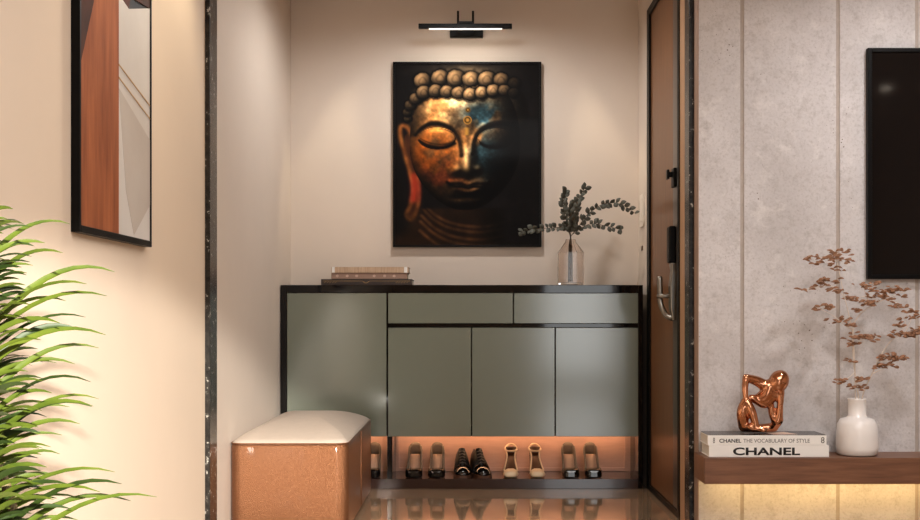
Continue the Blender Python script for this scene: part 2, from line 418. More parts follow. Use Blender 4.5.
# ---------------------------------------------------------------- shoes
def ring_u(x0, y, pts):
    return [(x0 + px_, y, pz_) for px_, pz_ in pts]
def heel_z(t, hh):      # sole height along the shoe, toe 0 .. heel 1
    q = max(0, min(1, (t - .28) / .62)); return hh * q*q*(3 - 2*q)
def make_pump(label, loc, group):
    t_ = thing('pump_shoe', loc, label, 'shoe', group)
    x0, y0, z0 = loc; L = .235; hh = .088
    # black squared toe cap
    rings = []
    for y, wv, hv in [(0, .016, .026), (.003, .028, .034), (.010, .038, .039), (.03, .0445, .042), (.06, .044, .043), (.085, .042, .041)]:
        rings.append([(x0 + wv*c, y0 + y, z0 + .004 + max(0, hv*s)) for c, s in
            [(-1, 0), (-1, .5), (-.97, .82), (-.82, .97), (-.4, 1), (.4, 1), (.82, .97), (.97, .82), (1, .5), (1, 0)]])
    MB().loft(rings).build('toe_cap', M['shoe_black'], t_, smooth=False, bevel=.004)
    # open upper: U-shaped shell from behind the toe to the heel collar
    rings = []; ins = []
    for k in range(15):
        t = .26 + .74 * k / 14
        b = heel_z(t, hh); wv = .042 - .007 * (t - .26) / .74 - .003 * math.sin(math.pi * (t - .26) / .74)
        rim = .040 - .012 * math.sin(math.pi*min(1, (t - .26)/.6)) + .012 * max(0, (t - .62)/.38)**1.4
        yy = y0 + t * L
        if k >= 12: wv *= (1, .96, .82)[k - 12]
        rings.append([(x0 + wv*c, yy, z0 + .006 + b + rim*s) for c, s in [(-.93, 1), (-1, .6), (-.98, .25), (-.8, .04), (-.4, 0), (.4, 0), (.8, .04), (.98, .25), (1, .6), (.93, 1)]])
        ins.append([(x0 - wv*.74, yy, z0 + .011 + b), (x0, yy, z0 + .011 + b), (x0 + wv*.74, yy, z0 + .011 + b)])
    yb_ = y0 + L + .002
    mb = MB().loft(rings, closed=False)
    # back of the heel counter
    mb2 = []
    for k in range(9):
        a = math.pi * k / 8
        mb2.append([(x0 - .0275*math.cos(a), yb_ - .002 + .010*math.sin(a), z0 + .006 + hh + h*(.80 + .28*math.sin(a)) * .064) for h in (0, .35, .7, 1)])
    mb.loft(mb2, closed=False)
    mb.build('upper', M['shoe_grey'], t_, smooth=True, solid=.007, fix=False)
    MB().loft(ins, closed=False).build('insole', M['insole'], t_, smooth=True, solid=.002, fix=False)
    MB().loft([[(x0 + r*c, y0 + L - .012 + r*s, z) for c, s in [(1, 0), (.7, .7), (0, 1), (-.7, .7), (-1, 0), (-.7, -.7), (0, -1), (.7, -.7)]] for z, r in [(z0, .012), (z0 + .05, .013), (z0 + hh + .005, .021)]]).build('heel', M['shoe_black'], t_, smooth=True)
    return t_
zsh = zs + .0005
ys = 6.375
def sx(px): return X(px, ys)
GP = 'pumps on the cabinet shelf'
make_pump('taupe pump with black toe, farther one of the pair left of the lace-ups', (sx(413.6), ys, zsh), GP)
make_pump('taupe pump with black toe, right beside the black lace-ups', (sx(436.4), ys, zsh), GP)
make_pump('taupe pump with black toe, just right of the cream sandals', (sx(571.5), ys, zsh), GP)
make_pump('taupe pump with black toe at the right end of the shelf', (sx(594.2), ys, zsh), GP)
make_pump('taupe pump with black toe half hidden behind the copper bench', (sx(371.2), ys, zsh), GP)

def make_oxford(label, loc, rz):
    t_ = thing('lace_up_shoe', loc, label, 'shoe', 'black lace-up shoes on the cabinet shelf')
    x0, y0, z0 = loc; L = .24
    prof = [(0, .018, .012), (.015, .034, .030), (.05, .044, .040), (.09, .045, .052), (.13, .040, .085), (.16, .037, .110), (.19, .036, .118), (.22, .033, .116), (.24, .020, .108)]
    U = [(-.8, 0), (-1, .18), (-.96, .42), (-.72, .72), (-.36, .94), (0, 1), (.36, .94), (.72, .72), (.96, .42), (1, .18), (.8, 0)]
    def rg(sel, gx=1, gz=1): return [[(x0 + w_*c*gx, y0 + y, z0 + .012 + h_*s*gz) for c, s in U] for y, w_, h_ in sel]
    MB().loft(rg(prof[:4])).build('toe_cap', M['shoe_black'], t_, smooth=True)
    # quarters: two flaps open along the tongue
    for sgn in (-1, 1):
        rr = []
        for y, w_, h_ in prof[3:]:
            rr.append([(x0 + sgn*w_*c, y0 + y, z0 + .012 + h_*s) for c, s in [(.8, 0), (1, .18), (.97, .45), (.78, .75), (.42, .97), (.36, 1.0)]])
        MB().loft(rr, closed=False).build('quarter', M['shoe_matt'], t_, smooth=True, solid=.004, fix=False)
    tp = [(.085, .052), (.12, .078), (.145, .108), (.155, .132)]
    MB().loft([[(x0 - w_, y0 + y, z0 + h_ + .006), (x0, y0 + y - .004, z0 + h_ + .010), (x0 + w_, y0 + y, z0 + h_ + .006), (x0, y0 + y + .006, z0 + h_ - .002)] for (y, h_), w_ in zip(tp, (.016, .019, .021, .015))]).build('tongue', M['shoe_matt'], t_, smooth=True)
    lc = MB()
    for k in range(5):
        y = .088 + .013*k; h_ = .062 + .0135*k
        lc.tube([(x0 - .016, y0 + y, z0 + h_ + .005), (x0, y0 + y - .008, z0 + h_ + .012), (x0 + .016, y0 + y, z0 + h_ + .005)], .0022, n=6)
    lc.build('laces', M['lace'], t_, smooth=True)
    MB().loft([[(x0 + w_*c, y0 + y, z0 + zz) for c, zz in [(-1.06, 0), (-1.06, .013), (1.06, .013), (1.06, 0)]] for y, w_, h_ in prof]).build('sole', M['sole_brown'], t_)
    t_.rotation_euler.z = rz
    return t_
make_oxford('black lace-up shoe, left one of its pair, between pumps and sandals', (sx(463.5), ys + .005, zsh), .06)
make_oxford('black lace-up shoe turned outward, right next to the cream sandals', (sx(485.5), ys + .005, zsh), .22)

def make_sandal(label, loc, rz):
    t_ = thing('strappy_sandal', loc, label, 'shoe', 'cream sandals on the cabinet shelf')
    x0, y0, z0 = loc; L = .22; hh = .085
    prof = [(0, .014, .012), (.012, .032, .024), (.04, .041, .034), (.07, .041, .036), (.082, .038, .030)]
    U = [(-.85, 0), (-1, .3), (-.8, .75), (-.35, 1), (.35, 1), (.8, .75), (1, .3), (.85, 0)]
    MB().loft([[(x0 + w_*c, y0 + y, z0 + .005 + h_*s) for c, s in U] for y, w_, h_ in prof]).build('toe', M['cream_leather'], t_, smooth=True)
    ins = []
    for k in range(12):
        t = .3 + .68*k/11; wv = .033 - .010*(t - .3); b = heel_z(t, hh)
        ins.append([(x0 - wv, y0 + t*L, z0 + .008 + b), (x0, y0 + t*L, z0 + .006 + b), (x0 + wv, y0 + t*L, z0 + .008 + b)])
    MB().loft(ins, closed=False).build('insole', M['sole_brown'], t_, smooth=True, solid=.004, fix=False)
    MB().tube([(x0, y0 + L - .012, z0), (x0, y0 + L - .012, z0 + .05), (x0, y0 + L - .01, z0 + hh)], [.005, .006, .014], n=8).build('heel', M['cream_leather'], t_, smooth=True)
    st = MB()
    for sgn in (-1, 1):
        st.tube(smooth_path([(x0 + sgn*.036, y0 + .072, z0 + .028), (x0 + sgn*.026, y0 + .12, z0 + .065), (x0 + sgn*.021, y0 + .155, z0 + .095), (x0 + sgn*.024, y0 + .175, z0 + .118)], 4), .0042, n=6)
    st.build('side_strap', M['cream_leather'], t_, smooth=True)
    lp = [(x0 + .031*math.cos(a), y0 + .185 + .030*math.sin(a), z0 + .135 - .016*math.sin(a)*-1 - .004*math.cos(2*a)) for a in [2*math.pi*k/20 for k in range(21)]]
    MB().tube(lp, .0055, n=6).build('ankle_strap', M['cream_leather'], t_, smooth=True)
    cr = []
    for k in range(9):
        a = math.pi*k/8
        cr.append([(x0 + .026*math.cos(a), y0 + .185 + .024*math.sin(a), z) for z in (z0 + hh + .008, z0 + .12, z0 + .142)])
    MB().loft(cr, closed=False).build('heel_counter', M['sole_brown'], t_, smooth=True, solid=.003, fix=False)
    t_.rotation_euler.z = rz
    return t_
make_sandal('cream strappy heeled sandal next to the black lace-up shoes', (sx(510.5), ys + .01, zsh), -.05)
make_sandal('cream strappy heeled sandal next to the taupe pumps on its right', (sx(538.5), ys + .01, zsh), .05)

# ---------------------------------------------------------------- copper bench
bx0, bx1, by0, by1, bz = -.9825, -.496, 5.0, 6.20, .3725
bn = thing('bench', ((bx0+bx1)/2, (by0+by1)/2, 0), 'copper leather bench with padded cream seat in front of the green cabinet', 'bench')
def rrect(x0, x1, y0, y1, r, n=7):
    out = []
    for cx_, cy_, a0 in [(x1-r, y1-r, 0), (x0+r, y1-r, 90), (x0+r, y0+r, 180), (x1-r, y0+r, 270)]:
        for k in range(n + 1):
            a = math.radians(a0 + 90*k/n); out.append((cx_ + r*math.cos(a), cy_ + r*math.sin(a)))
    return out
def rr_ring(ins, z, r=.055): return [(x, y, z) for x, y in rrect(bx0+ins, bx1-ins, by0+ins, by1-ins, max(.01, r-ins))]
MB().loft([rr_ring(.004, .02), rr_ring(0, .03), rr_ring(0, .18), rr_ring(0, bz - .012), rr_ring(.003, bz - .003), rr_ring(.010, bz)]).build('body', M['copper_leather'], bn, smooth=True)
MB().loft([rr_ring(.03, 0), rr_ring(.03, .022)]).build('base', M['black_satin'], bn)
# domed seat
sh = .078
cxm, cym = (bx0+bx1)/2, (by0+by1)/2
outl = rrect(bx0+.004, bx1-.004, by0+.004, by1-.004, .055)
rings = []
for k in range(16):
    s_ = max(.002, 1 - k / 15)
    z = bz + .004 + sh * (1 - s_**2.2)**.85
    rings.append([(cxm + (x-cxm)*s_, cym + (y-cym)*s_, z) for x, y in outl])
MB().loft([[(x, y, bz - .002) for x, y in outl]] + rings).build('seat_cushion', M['cushion'], bn, smooth=True)
pp = [(x, y, bz + .002) for x, y in rrect(bx0+.0025, bx1-.0025, by0+.0025, by1-.0025, .053)]
MB().tube(pp + [pp[0]], .0035, n=6).build('piping', M['copper_leather'], bn, smooth=True)
MB().tube([(bx1 + .0005, 5.58, .03), (bx1 + .0005, 5.58, bz)], .003, n=6).build('side_seam', M['copper_leather'], bn, smooth=True)

# ---------------------------------------------------------------- Buddha painting
def fbm(w_, h_, base, octs, seed):
    rs = np.random.RandomState(seed); out = np.zeros((h_, w_)); amp = 1; tot = 0
    for o in range(octs):
        gx, gy = int(base*2**o) + 2, int(base*2**o*h_/w_) + 3
        g = rs.rand(gy + 1, gx + 1)
        xs_ = np.linspace(0, gx - 1.001, w_); ys_ = np.linspace(0, gy - 1.001, h_)
        xi = xs_.astype(int); yi = ys_.astype(int); xf = xs_ - xi; yf = ys_ - yi
        xf = xf*xf*(3-2*xf); yf = yf*yf*(3-2*yf)
        a = g[yi][:, xi]; b = g[yi][:, xi+1]; c = g[yi+1][:, xi]; d = g[yi+1][:, xi+1]
        out += amp * ((a*(1-xf)+b*xf)*(1-yf[:, None]) + (c*(1-xf)+d*xf)*yf[:, None]); tot += amp; amp *= .55
    return out / tot

def paint_buddha(nx, ny):
    x = np.linspace(22, 406, nx)[None, :] * np.ones((ny, 1)); y = np.linspace(20, 498, ny)[:, None] * np.ones((1, nx))
    G = lambda cx_, cy_, sx_, sy_: np.exp(-.5*(((x-cx_)/sx_)**2 + ((y-cy_)/sy_)**2))
    def dome(cx_, cy_, rx, ry, h_): return h_*np.sqrt(np.clip(1-((x-cx_)/rx)**2-((y-cy_)/ry)**2, 0, 1))
    def S(a, b, v): t = np.clip((v-a)/(b-a), 0, 1); return t*t*(3-2*t)
    def dist(poly):
        d = np.full_like(x, 1e9)
        for (ax, ay), (bx, by) in zip(poly[:-1], poly[1:]):
            t = np.clip(((x-ax)*(bx-ax)+(y-ay)*(by-ay))/((bx-ax)**2+(by-ay)**2), 0, 1)
            d = np.minimum(d, np.hypot(x-ax-t*(bx-ax), y-ay-t*(by-ay)))
        return d
    def sp(pts, n=8): return [(p.x, p.y) for p in smooth_path([(a, b, 0) for a, b in pts], n)]
    n1 = fbm(nx, ny, 6, 5, 1); n2 = fbm(nx, ny, 14, 4, 2); n3 = fbm(nx, ny, 55, 2, 3); n4 = fbm(nx, ny, 5, 4, 9)
    # face relief
    wid = np.where(y < 235, 148, 148 - 42*np.clip((y-235)/170, 0, 1)**2)
    fx = (x - 208)/wid; fy = np.where(y < 235, (y-235)/190, (y-235)/172)
    r2 = np.abs(fx)**2.3 + np.abs(fy)**2.4
    face = np.clip(1-r2, 0, 1)
    facem = S(0, .03, 1-r2)
    h = 105*np.sqrt(face)
    h += -15*(G(132, 212, 46, 26) + G(291, 212, 46, 26))
    h += dome(134, 217, 50, 27, 20) + dome(291, 217, 48, 25, 20)
    for t in np.linspace(0, 1, 14):
        h = np.maximum(h, 0) + (2.2 + 4.2*t**2)*G(213, 185+115*t, 9+9*t**2, 9)
    h += 14*G(213, 294, 13, 14) + 8*G(187, 299, 8, 8) + 8*G(240, 297, 8, 8)
    h += 6*np.exp(-.5*(dist(sp([(168, 334), (195, 332), (217, 338), (240, 332), (268, 333)]))/5)**2) + 10*np.exp(-.5*(dist(sp([(186, 351), (217, 358), (250, 350)]))/7)**2) + 10*G(215, 388, 34, 16) - 6*G(217, 373, 30, 5)
    h += 8*G(112, 285, 42, 34) + 8*G(310, 285, 40, 34)
    browl = sp([(199, 262), (194, 225), (178, 196), (150, 181), (118, 178), (92, 190), (76, 207)])
    browr = sp([(229, 258), (233, 222), (250, 196), (276, 182), (306, 177), (334, 182)])
    db = np.minimum(dist(browl), dist(browr))
    h += 6*np.exp(-.5*((np.minimum(dist([(a, b-7) for a, b in browl]), dist([(a-1, b-7) for a, b in browr])))/5)**2)
    gy, gx = np.gradient(h, y[1, 0]-y[0, 0], x[0, 1]-x[0, 0])
    def shade(gx, gy, l=(-.42, -.60, .68)):
        nrm = np.sqrt(gx*gx+gy*gy+1); return np.clip((-gx*l[0]-gy*l[1]+l[2])/nrm, 0, 1)
    sh_ = shade(gx*.75 + (n3-.5)*.25, gy*.75)
    base = np.stack([.66+0*x, .45+0*x, .25+0*x], -1)
    def mixc(c, col, m_): return c*(1-m_[..., None]) + np.array(col)*m_[..., None]
    base = mixc(base, (.92, .74, .50), np.clip(G(205, 130, 70, 40)*1.0, 0, 1)*S(.35, .6, n2))
    base = mixc(base, (.86, .42, .12), np.clip(G(118, 268, 46, 50)*1.35*S(.25, .55, n1), 0, 1))
    base = mixc(base, (.70, .30, .14), np.clip(G(140, 320, 46, 30)*1.0*S(.4, .6, n2), 0, 1))
    teal = np.clip((G(276, 262, 34, 26)*1.5 + G(262, 150, 44, 22)*1.2 + G(250, 190, 30, 30)*.5 + G(302, 300, 40, 36)*.9)*S(.36, .58, n4), 0, 1)
    base = mixc(base, (.24, .38, .42), teal)
    base *= (.50 + .75*S(.25, .7, n1))[..., None] * (.60+.75*n2)[..., None] * (.8+.4*n3)[..., None]
    lum = sh_**1.7*1.38
    right = 1 - .90*S(225, 338, x + (y-240)*.10)
    bottom = 1 - .38*S(300, 405, y)
    forehead = 1 + .25*G(190, 150, 80, 36)
    col = base*(lum*right*bottom*forehead)[..., None]
    hi = np.clip(shade(gx, gy, (-.2, -.62, .76)), 0, 1)**22
    col += hi[..., None]*np.array([.42, .32, .19])*(right*bottom)[..., None]*.6
    ridge = np.exp(-.5*((x-211)/6)**2)*S(225, 250, y)*(1-S(285, 305, y))
    col += ridge[..., None]*np.array([.50, .40, .26])
    col += (np.exp(-.5*((dist([(a, b-3) for a, b in browl]))/2.0)**2)*.20)[..., None]*np.array([1, .72, .4])
    col += (np.exp(-.5*((dist([(a, b-3) for a, b in browr]))/2.0)**2)*.34)[..., None]*np.array([1, .78, .5])*(1-S(260, 335, x))[..., None]
    col += (G(186, 294, 5, 5)*.9 + G(241, 291, 5, 5)*.8 + .7*G(212, 298, 7, 7))[..., None]*np.array([.35, .27, .16])
    # engraved lines
    dark = np.exp(-.5*((db-1.5)/3.3)**2)*.85
    lids = [sp([(86, 222), (104, 233), (132, 241), (160, 240), (182, 230)]), sp([(250, 230), (268, 239), (290, 241), (312, 237), (334, 226)])]
    for l_ in lids: dark = np.maximum(dark, .95*np.exp(-.5*(dist(l_)/3.4)**2))
    dark = np.maximum(dark, .5*np.exp(-.5*(dist(sp([(88, 216), (108, 226), (134, 232), (160, 231), (178, 224)]))/1.8)**2))
    dark = np.maximum(dark, .95*np.exp(-.5*(dist(sp([(160, 332), (180, 343), (203, 344), (217, 348), (231, 344), (255, 344), (276, 331)]))/3.0)**2))
    dark = np.maximum(dark, .55*np.exp(-.5*(dist([(176, 311), (196, 316), (214, 320), (232, 315), (250, 309)])/4.2)**2))
    dark = np.maximum(dark, .7*np.exp(-.5*(dist(sp([(182, 371), (217, 377), (252, 370)]))/5)**2))
    dark = np.maximum(dark, .55*(1-S(60, 150, x))*S(.5, .95, np.sqrt(np.clip(r2, 0, 1))))
    dark = np.maximum(dark, .6*np.exp(-.5*((x-236)/9)**2)*S(215, 240, y)*(1-S(282, 296, y)))
    dark = np.maximum(dark, S(.80, 1.0, r2)*S(300, 360, y)*.7)
    col *= (1-dark)[..., None]
    # urna and small marks
    for cx_, cy_, r_ in [(215, 168, 12), (216, 141, 8)]:
        d = np.hypot(x-cx_, y-cy_)
        col = mixc(col, (.78, .55, .22), 1-S(r_-2, r_, d))
        col *= (1-.7*np.exp(-.5*((d-r_*.55)/1.6)**2))[..., None]
    col = mixc(col, (.85, .62, .25), .8*np.exp(-.5*(np.abs(x-213)/4)**2)*S(186, 190, y)*(1-S(206, 210, y)))
    face_col = col*facem[..., None]
    # backdrop
    bgd = np.stack([.030+.03*n2, .027+.022*n2, .028+.022*n2], -1)*(1+.35*S(.5, .7, n1))[..., None]
    out = bgd.copy()
    # shoulders and neck with folds
    nk = S(0, 12, y - (395 + .0035*(x-215)**2*0)) * (1-S(285, 330, x)) * S(60, 110, x + (y-400)*.6)
    rings_ = np.zeros_like(x)
    for k in range(5):
        yy = 398 + (0, 14, 34, 50, 74)[k]
        l_ = sp([(96 - 2*k, yy - 12), (130, yy + 22), (180, yy + 44), (250, yy + 52), (320, yy + 40)])
        rings_ = np.maximum(rings_, np.exp(-.5*(dist(l_)/3.2)**2))
    ncol = np.array([.34, .21, .12])*(.30+.85*n1)[..., None]*(.45+.75*rings_*(.3+1.2*n2))[..., None]*(1-.75*S(190, 300, x))[..., None]
    out = out*(1-nk[..., None]) + ncol*nk[..., None]
    sho = S(0, 30, y - 455 + (x-60)*.1)*(1-S(120, 240, x))
    out += (np.array([.16, .09, .05])*(n1*n2*1.8)[..., None])*sho[..., None]*(1-nk)[..., None]
    # hair cap
    capd = ((x-212)/168)**2 + ((y-150)/128)**2
    capm = (1-S(.9, 1.05, capd))*(1-S(150, 215, y))
    hcol = np.array([.46, .37, .26])*((.2+.95*n2)*(.6+.8*n3))[..., None]*(S(.0, .55, 1.15-capd))[..., None]*(1-.85*S(290, 360, x))[..., None]*(1-.3*S(100, 40, x))[..., None]
    out = out*(1-capm[..., None]) + hcol*capm[..., None]
    out += np.array([.42, .36, .28])*(G(205, 38, 66, 12)*.75*(.5+n2))[..., None]
    # ear
    helix = sp([(66, 205), (52, 186), (38, 186), (36, 208), (46, 250), (60, 300), (69, 345), (64, 390), (52, 418), (66, 430), (80, 405), (86, 360), (82, 320)])
    lobe = sp([(60, 215), (62, 270), (76, 330), (78, 380), (66, 415)])
    dl = dist(lobe); de = dist(helix)
    earm = np.clip(1-S(10, 15, dl), 0, 1)
    ecol = np.array([.30, .16, .09])*(.3+.9*n1)[..., None]
    out = out*(1-earm[..., None]) + ecol*earm[..., None]
    em = np.exp(-.5*(de/4.6)**2)
    ec = np.stack([.62+0*x, .33+.06*n2-.10*S(300, 340, y)*(1-S(370, 395, y)), .17+0*x], -1)*(.5+.8*n2)[..., None]*(1-.5*S(380, 430, y))[..., None]
    out = out*(1-em[..., None]) + ec*em[..., None]
    red = np.exp(-.5*(dist(sp([(72, 315), (76, 345), (72, 378)]))/6)**2)
    out = mixc(out, (.66, .20, .12), red*.85)
    # face over hair
    out = out*(1-facem[..., None]) + face_col
    # curls
    curls = [(95, 66, 21), (143, 58, 21), (184, 60, 22), (225, 62, 21), (267, 62, 21), (305, 64, 19), (340, 72, 16),
             (56, 165, 10), (56, 148, 12), (63, 130, 14), (78, 112, 16), (99, 96, 18), (131, 92, 17), (161, 94, 17), (192, 97, 17), (222, 101, 18), (254, 97, 17), (284, 91, 17), (313, 90, 15), (338, 97, 13)]
    for cx_, cy_, r_ in curls:
        r_ = r_*1.13
        d = np.hypot((x-cx_), (y-cy_)*1.08)/r_ + (n2-.5)*.30 + (n3-.5)*.10
        m_ = 1-S(.92, 1.04, d)
        zz = np.sqrt(np.clip(1-d*d, 0, 1))
        lam = np.clip(((x-cx_)/r_)*-.30 + ((y-cy_)/r_)*-.55 + zz*.72, 0, 1)
        sw_ = 1 - .28*np.exp(-.5*((np.abs(d-.42-.05*np.sin(3*np.arctan2(y-cy_, x-cx_))))/.08)**2)
        b_ = (1.0 + .45*G(225, 78, 75, 60))*(1-.86*S(285, 350, cx_*np.ones_like(x)))*(1-.45*S(100, 50, cx_*np.ones_like(x)))*(1 - .1*S(75, 90, cy_*np.ones_like(x)))
        c_ = np.array([.80, .62, .42])*(lam**1.5*b_*sw_*(.35+.75*n2+.45*n1))[..., None]
        c_ = c_ + np.array([.5, .42, .3])*(np.clip(lam, 0, 1)**14*b_*.30)[..., None]
        ao = np.exp(-.5*((d-1.05)/.13)**2)*.75*(1-m_)
        out = out*(1-ao[..., None])
        out = out*(1-m_[..., None]) + c_*m_[..., None]
    return np.clip(out, 0, 1)

pf0 = 6.692
pl, pr, pt, pb = X(393, 6.70), X(541.3, 6.70), Z(62, 6.70), Z(247, 6.70)
pic = thing('framed_painting', ((pl+pr)/2, YB, (pt+pb)/2), 'large framed painting of a serene bronze head hung on the back wall', 'painting')
ft = .011
MB().box(pl, pl+ft, pf0, YB, pb, pt).box(pr-ft, pr, pf0, YB, pb, pt).box(pl+ft, pr-ft, pf0, YB, pt-ft, pt).box(pl+ft, pr-ft, pf0, YB, pb, pb+ft).build('frame', M['black_satin'], pic, bevel=.0012)
nx, ny = 190, 236
img = paint_buddha(nx, ny)
img = np.where(img <= .04045, img/12.92, ((img+.055)/1.055)**2.4)
xs_ = np.linspace(pl+ft, pr-ft, nx); zs_ = np.linspace(pt-ft, pb+ft, ny)
mbp = MB()
for j in range(ny):
    for i in range(nx): mbp.v.append((xs_[i], pf0 + .008, zs_[j]))
for j in range(ny - 1):
    for i in range(nx - 1):
        a = j*nx + i; mbp.f.append((a, a + nx, a + nx + 1, a + 1))
cv = mbp.build('canvas', mat_vcol('painted_canvas', 'paint', .6, coat=.03, coat_rough=.06), pic, fix=False)
at = cv.data.color_attributes.new('paint', 'FLOAT_COLOR', 'POINT')
buf = np.ones((ny*nx, 4)); buf[:, :3] = img.reshape(-1, 3)
at.data.foreach_set('color', buf.ravel())
MB().box(pl+ft, pr-ft, pf0 + .010, YB - .002, pb+ft, pt-ft).build('backing_board', M['black_satin'], pic)

# ---------------------------------------------------------------- picture light
Dl = 6.53
pz = Z(26.5, Dl)
lt = thing('picture_light', (X(466, YB), YB, 2.42), 'black bar picture light mounted on the wall above the bronze head painting', 'lamp')
MB().box(X(418.5, Dl), X(512, Dl), Dl - .012, Dl + .014, pz - .012, pz + .014).build('lamp_bar', M['black_satin'], lt, bevel=.003)
MB().box(X(429, Dl), X(502, Dl), Dl - .013, Dl + .006, pz - .017, pz - .0125).build('light_strip', M['led_white'], lt)
MB().box(X(450, YB), X(483, YB), YB - .035, YB, Z(38.5, YB), Z(30.5, YB) + .03).build('wall_mount', M['black_satin'], lt, bevel=.003)
for px in (458, 473):
    arm = MB()
    arm.tube(smooth_path([(X(px, 6.6), YB - .03, Z(33, YB)), (X(px, 6.6), 6.64, Z(33, YB) + .03), (X(px, 6.6), Dl, pz + .01)], 5), .006, n=8)
    arm.tube([(X(px, 6.53), Dl, pz + .01), (X(px, 6.53), Dl, Z(11, Dl))], .006, n=8)
    arm.build('arm', M['black_satin'], lt, smooth=True)
MB().box(X(457, Dl), X(474, Dl), Dl - .008, Dl + .008, pz + .014, pz + .027).build('clamp', M['black_satin'], lt, bevel=.002)
pl_ = area('picture_lamp', (X(466, Dl), Dl + .005, pz - .024), (X(466, Dl), YB + .02, 1.9), .22, .38, .015, (1, .88, .72))

# ---------------------------------------------------------------- books on the cabinet
DB = 6.41
def book(name, label, x0, x1, z0, z1, y0, y1, cov, group):
    t_ = thing(name, ((x0+x1)/2, (y0+y1)/2, z0), label, 'book', group)
    th = .003
    MB().box(x0, x1, y0, y1, z0, z0+th).box(x0, x1, y0, y1, z1-th, z1).box(x0, x1, y0, y0+th, z0+th, z1-th).build('cover', cov, t_, bevel=.0008)
    MB().box(x0+.003, x1-.003, y0+th, y1-.003, z0+th, z1-th).build('pages', M['paper'], t_)
    return t_
g2 = 'books lying on the green cabinet'
zb = [zt + .0005, Z(279, DB), Z(272.8, DB), Z(267, DB)]
b1 = book('book', 'wide dark book with gold line decoration, bottom of the cabinet stack', X(321, DB), X(412, DB), zb[0], zb[1] - .0005, DB, DB + .24, M['cover_dark'], g2)
gz = (zb[0] + zb[1]) / 2
gd = MB()
xa, xb, xm = X(323, DB), X(410, DB), X(366, DB)
gd.box(xa, xm - .02, DB - .0008, DB, gz + .005, gz + .0065).box(xm + .02, xb, DB - .0008, DB, gz + .005, gz + .0065)
def seg(mb, x0, z0, x1, z1, t=.0007):
    dx, dz = x1-x0, z1-z0; l = math.hypot(dx, dz); nx_, nz_ = -dz/l*t, dx/l*t
    mb.loft([[(x0+nx_, y, z0+nz_), (x1+nx_, y, z1+nz_), (x1-nx_, y, z1-nz_), (x0-nx_, y, z0-nz_)] for y in (DB - .0008, DB)])
for s0 in (-1, 1):
    seg(gd, xm - .02*s0, gz + .006, xm + .004*s0, gz - .006); seg(gd, xm + .004*s0, gz - .006, xm + .02*s0, gz + .006)
for q0 in (xa + .005, xb - .075):
    for k in range(5): seg(gd, q0 + .014*k, gz - .005, q0 + .014*k + .011, gz + .003)
gd.build('spine_decoration', M['gold'], b1)
b2 = book('book', 'taupe book with pale flower dots, middle of the cabinet stack', X(331, DB), X(407, DB), zb[1] + .0005, zb[2] - .0005, DB + .01, DB + .21, M['cover_pink'], g2)
for px in (337, 347, 356.5, 374, 384.5, 394):
    fl = MB()
    for a in range(5):
        q = a*2*math.pi/5
        fl.tube([(X(px, DB) + .005*math.cos(q), DB + .0095, (zb[1]+zb[2])/2 + .004*math.sin(q)), (X(px, DB) + .005*math.cos(q), DB + .0105, (zb[1]+zb[2])/2 + .004*math.sin(q))], .0035, n=7)
    fl.build('flower_print', M['flower'], b2)
b3 = book('book', 'ribbed beige book with white spine ends, top of the cabinet stack', X(331, DB), X(408.5, DB), zb[2] + .0005, zb[3], DB + .005, DB + .20, M['cover_beige'], g2)
for a, b in ((331.8, 334.6), (404, 407.2)):
    MB().box(X(a, DB), X(b, DB), DB + .0035, DB + .0052, zb[2] + .001, zb[3] + .0005).build('spine_band', M['cover_white'], b3)

# ---------------------------------------------------------------- glass vase and eucalyptus
DV = 6.50
vx = X(570.5, DV); vz = zt + .0005
def facet(r, z, n=8): return [(vx + r*math.cos(2*math.pi*(k+.5)/n), DV + r*math.sin(2*math.pi*(k+.5)/n), z) for k in range(n)]
gv = MB().loft([facet(r, vz + z) for r, z in [(.068, 0), (.074, .006), (.074, .175), (.030, .232), (.027, .245), (.024, .245), (.027, .230), (.069, .172), (.069, .014), (.060, .012)]])
va = gv.build('glass_vase', M['glass'])
tag(va, 'smoked faceted glass vase of dark leafy sprigs on the cabinet top', 'vase')
def leafpoly(mb, base, d, nrm, ln, wd, curl=.15):
    d = d.normalized(); s = d.cross(nrm).normalized(); n = s.cross(d).normalized()
    rows = []
    for t, w_ in [(0, .08), (.2, .62), (.45, 1), (.7, .85), (.9, .42), (1, .04)]:
        c = base + d*ln*t + n*ln*curl*math.sin(t*2.4)
        rows.append([c - s*wd*.5*w_ + n*wd*.10*w_, c, c + s*wd*.5*w_ + n*wd*.10*w_])
    mb.loft(rows, closed=False)
random.seed(7)
def branch(name, label, cat, pts, r, leaf_m, stem_m, group, nl, ln, wd, start=.3, up=Vector((0, -1, .4)), rnd=.5):
    path = smooth_path(pts, 8)
    t_ = thing(name, tuple(path[0]), label, cat, group)
    n = len(path)
    MB().tube(path, [r*(1-.6*k/n) for k in range(n)], n=6).build('stem', stem_m, t_, smooth=True)
    lf = MB()
    for k in range(nl):
        t = start + (1-start)*(k + random.random()*.6)/nl
        i = min(n-2, int(t*(n-1))); p = path[i]; tg_ = (path[i+1]-path[i]).normalized()
        side = tg_.cross(Vector((0, 1, 0))).normalized()*(1 if k % 2 else -1)
        d = (tg_*.65 + side*random.uniform(.5, 1.0) + Vector((0, random.uniform(-.9, .9), 0))*rnd)
        nr = Vector((random.uniform(-.6, .6), -1, random.uniform(-.4, .8)))
        leafpoly(lf, p, d, nr, ln*random.uniform(.7, 1.15), wd*random.uniform(.75, 1.1))
    lf.build('leaves', leaf_m, t_, smooth=True, solid=.0006, fix=False)
    return t_
ge = 'dark sprigs in the glass vase'
nk = Vector((vx, DV, vz + .245))
bs = Vector((vx, DV, vz + .02))
